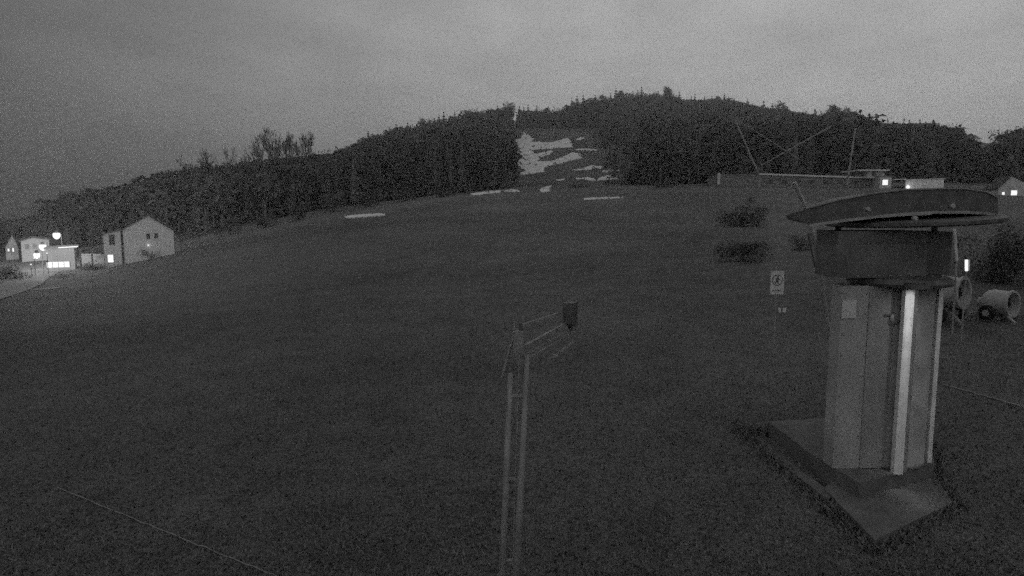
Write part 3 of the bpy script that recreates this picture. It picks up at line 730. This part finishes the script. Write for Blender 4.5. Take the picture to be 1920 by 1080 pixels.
# ------------------------------------------------------------------ snow guns
def snow_gun(u, v, Y, aim, label, r=.52):
    c = P(u, v, Y); zg = tz(c.x, Y); k = r / .52
    root = empty('snow_gun', (c.x, Y, zg), label, 'snow gun', 'fan snow guns parked behind the lift station')
    d = Vector(aim).normalized(); a_ = c - d * .45; side = d.cross(Vector((0, 0, 1))).normalized(); up = side.cross(d)
    br = MB().lathe(a_, d, [(-.05, r * .35), (0, r * .74), (.12, r * .92), (.3, r), (.8, r * .9), (.9, r * .93)], 32, False).build('barrel', M['gun'], root, True)
    MB().lathe(a_ + d * .9, d, [(0, r * .9), (0, r * .98), (.1, r * .98), (.1, r * .82), (0, r * .8), (-.3, r * .7)], 32, False).build('nozzle_ring', M['gun'], br)
    f_ = MB().lathe(a_ + d * .62, d, [(0, r * .8), (.02, r * .8)], 32)
    f_.lathe(a_ + d * .6, d, [(0, .14), (.22, .14), (.3, .03)], 16)
    for q in range(9):
        e = side * math.cos(q * .698) + up * math.sin(q * .698); f_.bar(a_ + d * .7 + e * .1, a_ + d * .7 + e * r * .8, .03, .02)
    f_.build('fan', M['black'], br)
    MB().lathe(a_ - d * .3, d, [(0, .14), (.05, .2), (.25, .2), (.3, .14)], 16).build('motor', M['gun'], br)
    yk = MB()
    for s_ in (-1, 1): yk.bar(c + side * s_ * (r + .06), c + side * s_ * (r * .5) - Vector((0, 0, r + .3)), .09)
    yk.bar(c + side * (r * .5) - Vector((0, 0, r + .3)), c - side * (r * .5) - Vector((0, 0, r + .3)), .12); yk.build('yoke', M['gun'], root)
    MB().tube(c - Vector((0, 0, r + .3)), (c.x, c.y, zg + .4), .11).build('stand', M['mid'], root)
    MB().box(c - Vector((0, 0, r + .55)) - side * .3, (.4, .35, .45), math.atan2(d.y, d.x)).build('control_box', M['gun'], root)
    ch = MB()
    for q_ in range(3):
        q = q_ * 2.094 + .5; e = Vector((c.x + math.cos(q) * 1.0, c.y + math.sin(q) * 1.0, 0)); e.z = tz(e.x, e.y) + .1
        ch.bar((c.x, c.y, zg + .45), e, .09)
    ch.build('undercarriage', M['mid'], root)
    for s_ in (-1, 1):
        w0 = Vector((c.x, c.y, zg + .3)) + side * s_ * .75
        wh = MB().lathe(w0 - side * .1, side, [(0, .22), (.03, .3), (.17, .3), (.2, .22)], 24).build('wheel', M['black'], root)
        MB().lathe(w0 - side * .11, side, [(0, .13), (.22, .13)], 16).build('rim', M['gun'], wh)
    return root
snow_gun(1780, 548, 26.5, (.55, -.83, .05), 'pale snow gun half hidden behind the station, mouth turned right', .66)
snow_gun(1872, 568, 26.5, (.45, -.89, .05), 'pale snow gun at the right edge with open dark mouth', .54)
# slim white pole with tube light beside
wp = empty('marker_pole', P(1793, 487, 25), 'thin white pole left of the glowing tube lamp', 'pole')
q = P(1790, 430, 25); q1 = P(1794, 488, 25); MB().tube(q, q1, .045, .05, 8).build('pole', M['signw'], wp)
MB().box(q1 + Vector((.05, 0, 0)), (.14, .06, .08)).build('bracket', M['steel'], wp)
MB().tube(q1 - Vector((0, 0, .04)), (q1.x + .03, q1.y, tz(q1.x, q1.y) - .2), .03, .03, 8).build('lower_pole', M['mid'], wp)
tl = P(1812, 508, 24); th = P(1812, 487, 24)
tr = empty('tube_lamp', (tl.x, 24, tz(tl.x, 24)), 'short glowing tube lamp on a dark post above the snow guns', 'lamp')
MB().tube(tl, th, .05, .05, 12).build('tube', M['tubelight'], tr)
MB().box((tl.x + .06, 24.06, (tl.z + th.z) / 2), (.14, .05, th.z - tl.z)).build('lamp_backplate', M['signw'], tr)
MB().tube(tl, (tl.x, 24, tz(tl.x, 24) - .2), .03, .03, 8).build('post', M['mid'], tr)

# ------------------------------------------------------------------ pictogram sign
sg_Y = 22; c = P(1457, 530, sg_Y); zg = tz(c.x, sg_Y)
sg = empty('pictogram_sign', (c.x, sg_Y, zg), 'white upright sign with round figure pictogram on the meadow', 'sign')
a_ = P(1444, 552, sg_Y); b_ = P(1470.5, 508.5, sg_Y); Wd = b_.x - a_.x; Hd = b_.z - a_.z; cc = (a_ + b_) / 2
MB().box((cc.x, sg_Y, cc.z), (Wd, .03, Hd)).build('plate', M['signw'], sg)
MB().tube((cc.x, sg_Y + .05, zg - .3), (cc.x, sg_Y + .05, b_.z - .1), .025).build('post', M['mid'], sg)
rc = Vector((cc.x, sg_Y - .018, cc.z + Hd * .12)); rr = Wd * .42
mb = MB(); n = 32; vs = []; fs = []
for k in range(n):
    q = 2 * math.pi * k / n
    for r_ in (rr, rr * .86): vs.append((rc.x + r_ * math.cos(q), rc.y, rc.z + r_ * math.sin(q)))
fs = [(2*k, 2*k+1, (2*k+3) % (2*n), (2*k+2) % (2*n)) for k in range(n)]
pl = mb.add(vs, fs).build('ring', M['signd'], sg)
mb = MB()                                          # walking figure in side view
y_ = sg_Y - .02
mb.lathe((rc.x + .01, y_, rc.z + rr * .58), (0, -1, 0), [(0, rr * .15), (.004, rr * .15)], 14)
for p0, p1, w_ in (((.0, .4), (-.03, -.08), .07), ((-.03, -.08), (.06, -.35), .045), ((.06, -.35), (.04, -.62), .04), ((-.03, -.08), (-.12, -.34), .045), ((-.12, -.34), (-.22, -.55), .04), ((.0, .34), (.16, .1), .03), ((.0, .34), (-.16, .12), .03), ((.16, .1), (.24, .22), .028)):
    mb.bar((rc.x + p0[0] * rr * 2, y_, rc.z + p0[1] * rr), (rc.x + p1[0] * rr * 2, y_, rc.z + p1[1] * rr), w_ * .1, w_ * rr * 6)
mb.build('figure', M['signd'], sg)
mb = MB()
for k, x0 in enumerate((-.3, -.12, .08, .26)): mb.box((cc.x + x0 * Wd, sg_Y - .02, cc.z - Hd * .34), (Wd * .13, .006, Hd * .035))
mb.build('caption', M['signd'], sg)
for k, (u_, v_) in enumerate(((1461, 581), (1470, 581))):
    q = P(u_, v_, sg_Y); tag(MB().box((q.x, sg_Y - .03, q.z), (.1, .02, .15)).build('small_plate', M['cream'], sg), None)

# ------------------------------------------------------------------ floodlight mast in the middle foreground
MY = 8.0
fm = empty('floodlight_mast', (P(960, 1080, MY).x, MY, tz(0, MY)), 'twin tubed steel mast in the middle foreground with unlit lamp on a boom', 'mast')
def MP(u, v, Y=MY): return P(u, v, Y)
b0 = MP(960, 1200); b1 = MP(989, 664); b0.z = -.1
MB().tube(MP(960, 1240), b1, .062, .026, 14).build('main_tube', M['galv'], fm, True)
MB().tube(MP(936, 1240, MY + .1), MP(957, 700, MY + .1), .06, .03, 12).build('rear_tube', M['mid'], fm, True)
MB().tube(MP(958, 1200, MY + .05), MP(974, 655, MY + .05), .012, .01, 8).build('cable', M['steel'], fm)
mb = MB()
for v_ in (742, 898, 1050):
    t = (v_ - 664) / 576; mb.bar(MP(989 - 29 * t, v_), MP(958 - 22 * t + 1, v_, MY + .1), .02, .03)
mb.build('rungs', M['mid'], fm)
MB().path([MP(941, 709), MP(951, 672), MP(962, 637), MP(966, 600)], .015, 8).build('left_brace', M['galv'], fm)
MB().path([MP(941, 709), MP(950, 740, MY + .08), MP(953, 790, MY + .08)], .012, 8).build('left_brace', M['galv'], fm)
MB().tube(MP(978, 655), MP(976, 606), .022).build('mast_head', M['dark'], fm)
MB().box(MP(972, 640), (.12, .14, .26)).build('junction_box', M['mid'], fm)
e = 10.2
MB().bar(MP(985, 650), MP(1064, 606, e), .045, .05).build('boom_rail', M['galv'], fm)
MB().bar(MP(990, 664), MP(1074, 614, e), .014).build('boom_rail', M['galv'], fm)
MB().bar(MP(992, 671), MP(1078, 621, e), .014).build('boom_rail', M['galv'], fm)
MB().bar(MP(978, 612), MP(1050, 588, e), .02, .05).build('boom_stay', M['mid'], fm)
MB().bar(MP(1040, 668, e), MP(1076, 640, e), .03, .03).build('boom_foot', M['mid'], fm)
mb = MB()
for t in (.25, .5, .75): mb.bar(MP(985 + 79 * t, 650 - 44 * t, MY + (e - MY) * t), MP(992 + 86 * t, 671 - 50 * t, MY + (e - MY) * t), .015)
mb.build('boom_web', M['mid'], fm)
hc = MP(1069, 588, e)
hd = MB().box(hc, (.17, .26, .36), R(-20)).build('lamp_housing', M['dark'], fm)
MB().box(hc + Vector((-.02, -.15, .0)), (.13, .02, .28), R(-20)).build('lamp_glass', M['dark'], hd)
MB().box(hc + Vector((.0, 0, -.21)), (.07, .1, .1)).build('lamp_bracket', M['dark'], hd)

# conduit, bolts and seams on the station
cb = MB()
cb.path([Vector((X(1668), SY - .5, zt)), Vector((X(1668), SY - .5, zb + 1.1)), Vector((X(1672), SY - .52, zb + .1))], .018, 8)
cb.build('cable_conduit', M['dark'], stn)
mb = MB()
for k in range(9):
    for xx in (cx0 + .05, cx1 - .05): mb.lathe((xx, SY - .45, zb + .25 + k * .4), (0, -1, 0), [(0, .018), (.012, .018), (.016, .01)], 8)
mb.build('bolts', M['mid'], stn)
mb = MB()
for k in range(10): mb.lathe((X(1575) + k * .2, SY - .56, Z(512)), (0, -1, 0), [(0, .018), (.014, .018)], 8)
mb.build('housing_bolts', M['steel'], hs)
# grass growing over the near meadow and against the concrete
gn = 90000
gy_ = 9 + 26 * rng.random(gn) ** 1.6; gx_ = gy_ * rng.uniform(-.82, .86, gn)
k = 4200; poly = [low[0], low[1], low[2], up[2], up[4], kerb[-1], kerb[0]]
ex, ey = [], []
for q in range(k):
    i_ = rng.integers(len(poly)); a_, b_ = poly[i_], poly[(i_ + 1) % len(poly)]; t_ = rng.random(); c_ = a_.lerp(b_, t_)
    ex.append(c_.x + rng.normal(0, .09)); ey.append(c_.y + rng.normal(0, .09))
ctr = Vector((sum(p.x for p in poly) / len(poly), sum(p.y for p in poly) / len(poly)))
ex = np.array(ex); ey = np.array(ey); dx = ex - ctr.x; dy = ey - ctr.y; dl = np.hypot(dx, dy); ex += dx / dl * .06; ey += dy / dl * .06
def inside(px, py):
    c = np.zeros(len(px), bool); n = len(poly)
    for i in range(n):
        a_, b_ = poly[i], poly[(i + 1) % n]
        cr = ((a_.y > py) != (b_.y > py)) & (px < (b_.x - a_.x) * (py - a_.y) / (b_.y - a_.y + 1e-9) + a_.x); c ^= cr
    return c
keep = ~inside(gx_, gy_)
bx2 = np.concatenate([gx_[keep], ex]); by2 = np.concatenate([gy_[keep], ey]); bz2 = terr(bx2, by2)
hgt = np.concatenate([rng.uniform(.02, .09, keep.sum()), rng.uniform(.05, .16, len(ex))]); ang = rng.uniform(0, 6.28, len(bx2)); wdt = hgt * .22 + .008
V3 = np.zeros((len(bx2), 3, 3)); B0 = np.stack([bx2, by2, bz2 - .01], -1)
V3[:, 0] = B0 + np.stack([np.cos(ang) * wdt, np.sin(ang) * wdt, np.zeros_like(ang)], -1); V3[:, 1] = B0 - np.stack([np.cos(ang) * wdt, np.sin(ang) * wdt, np.zeros_like(ang)], -1)
V3[:, 2] = B0 + np.stack([rng.normal(0, .5, len(ang)) * hgt, rng.normal(0, .5, len(ang)) * hgt, hgt], -1)
me = np_mesh('grass', V3.reshape(-1, 3), np.arange(len(V3) * 3).reshape(-1, 3))
tag(link('grass', me, None, mat('grass_blades', .15, .95, var=.7, scale=25)), 'short tufted grass over the near meadow and round the concrete base', 'grass', kind='stuff')

# ------------------------------------------------------------------ ropes
def rope(pts, name, label, r, post=0):
    gp = []
    for (u0, v0), (u1, v1) in zip(pts[:-1], pts[1:]):
        for k in range(10): gp.append((u0 + (u1 - u0) * k / 10, v0 + (v1 - v0) * k / 10))
    gp.append(pts[-1]); P3 = [ground(*q) + Vector((0, 0, .02 + rng.uniform(0, .015))) for q in gp]
    return tag(MB().path(P3, r, 6).build(name, M['rope'], None), label, 'rope')
rope([(108, 918), (240, 972), (370, 1025), (500, 1077), (620, 1125)], 'rope', 'pale rope lying on the grass at the lower left', .009)
rope([(1768, 724), (1820, 738), (1870, 752), (1960, 778)], 'rope', 'pale rope on the ground right of the lift station', .024)

# ------------------------------------------------------------------ haze, thin volume added for grain, lifted blacks and lamp halos
hz = MB().box((0, 1500, 60), (4400, 3400, 150)).build('haze', None)
hm = bpy.data.materials.new('haze'); hm.use_nodes = True; t = hm.node_tree; t.nodes.clear()
vo = t.nodes.new('ShaderNodeVolumePrincipled'); vo.inputs['Color'].default_value = (.9, .9, .9, 1); vo.inputs['Density'].default_value = .0007; vo.inputs['Anisotropy'].default_value = .75
ou = t.nodes.new('ShaderNodeOutputMaterial'); t.links.new(vo.outputs[0], ou.inputs['Volume']); hz.data.materials.append(hm)
tag(hz, kind='stuff')
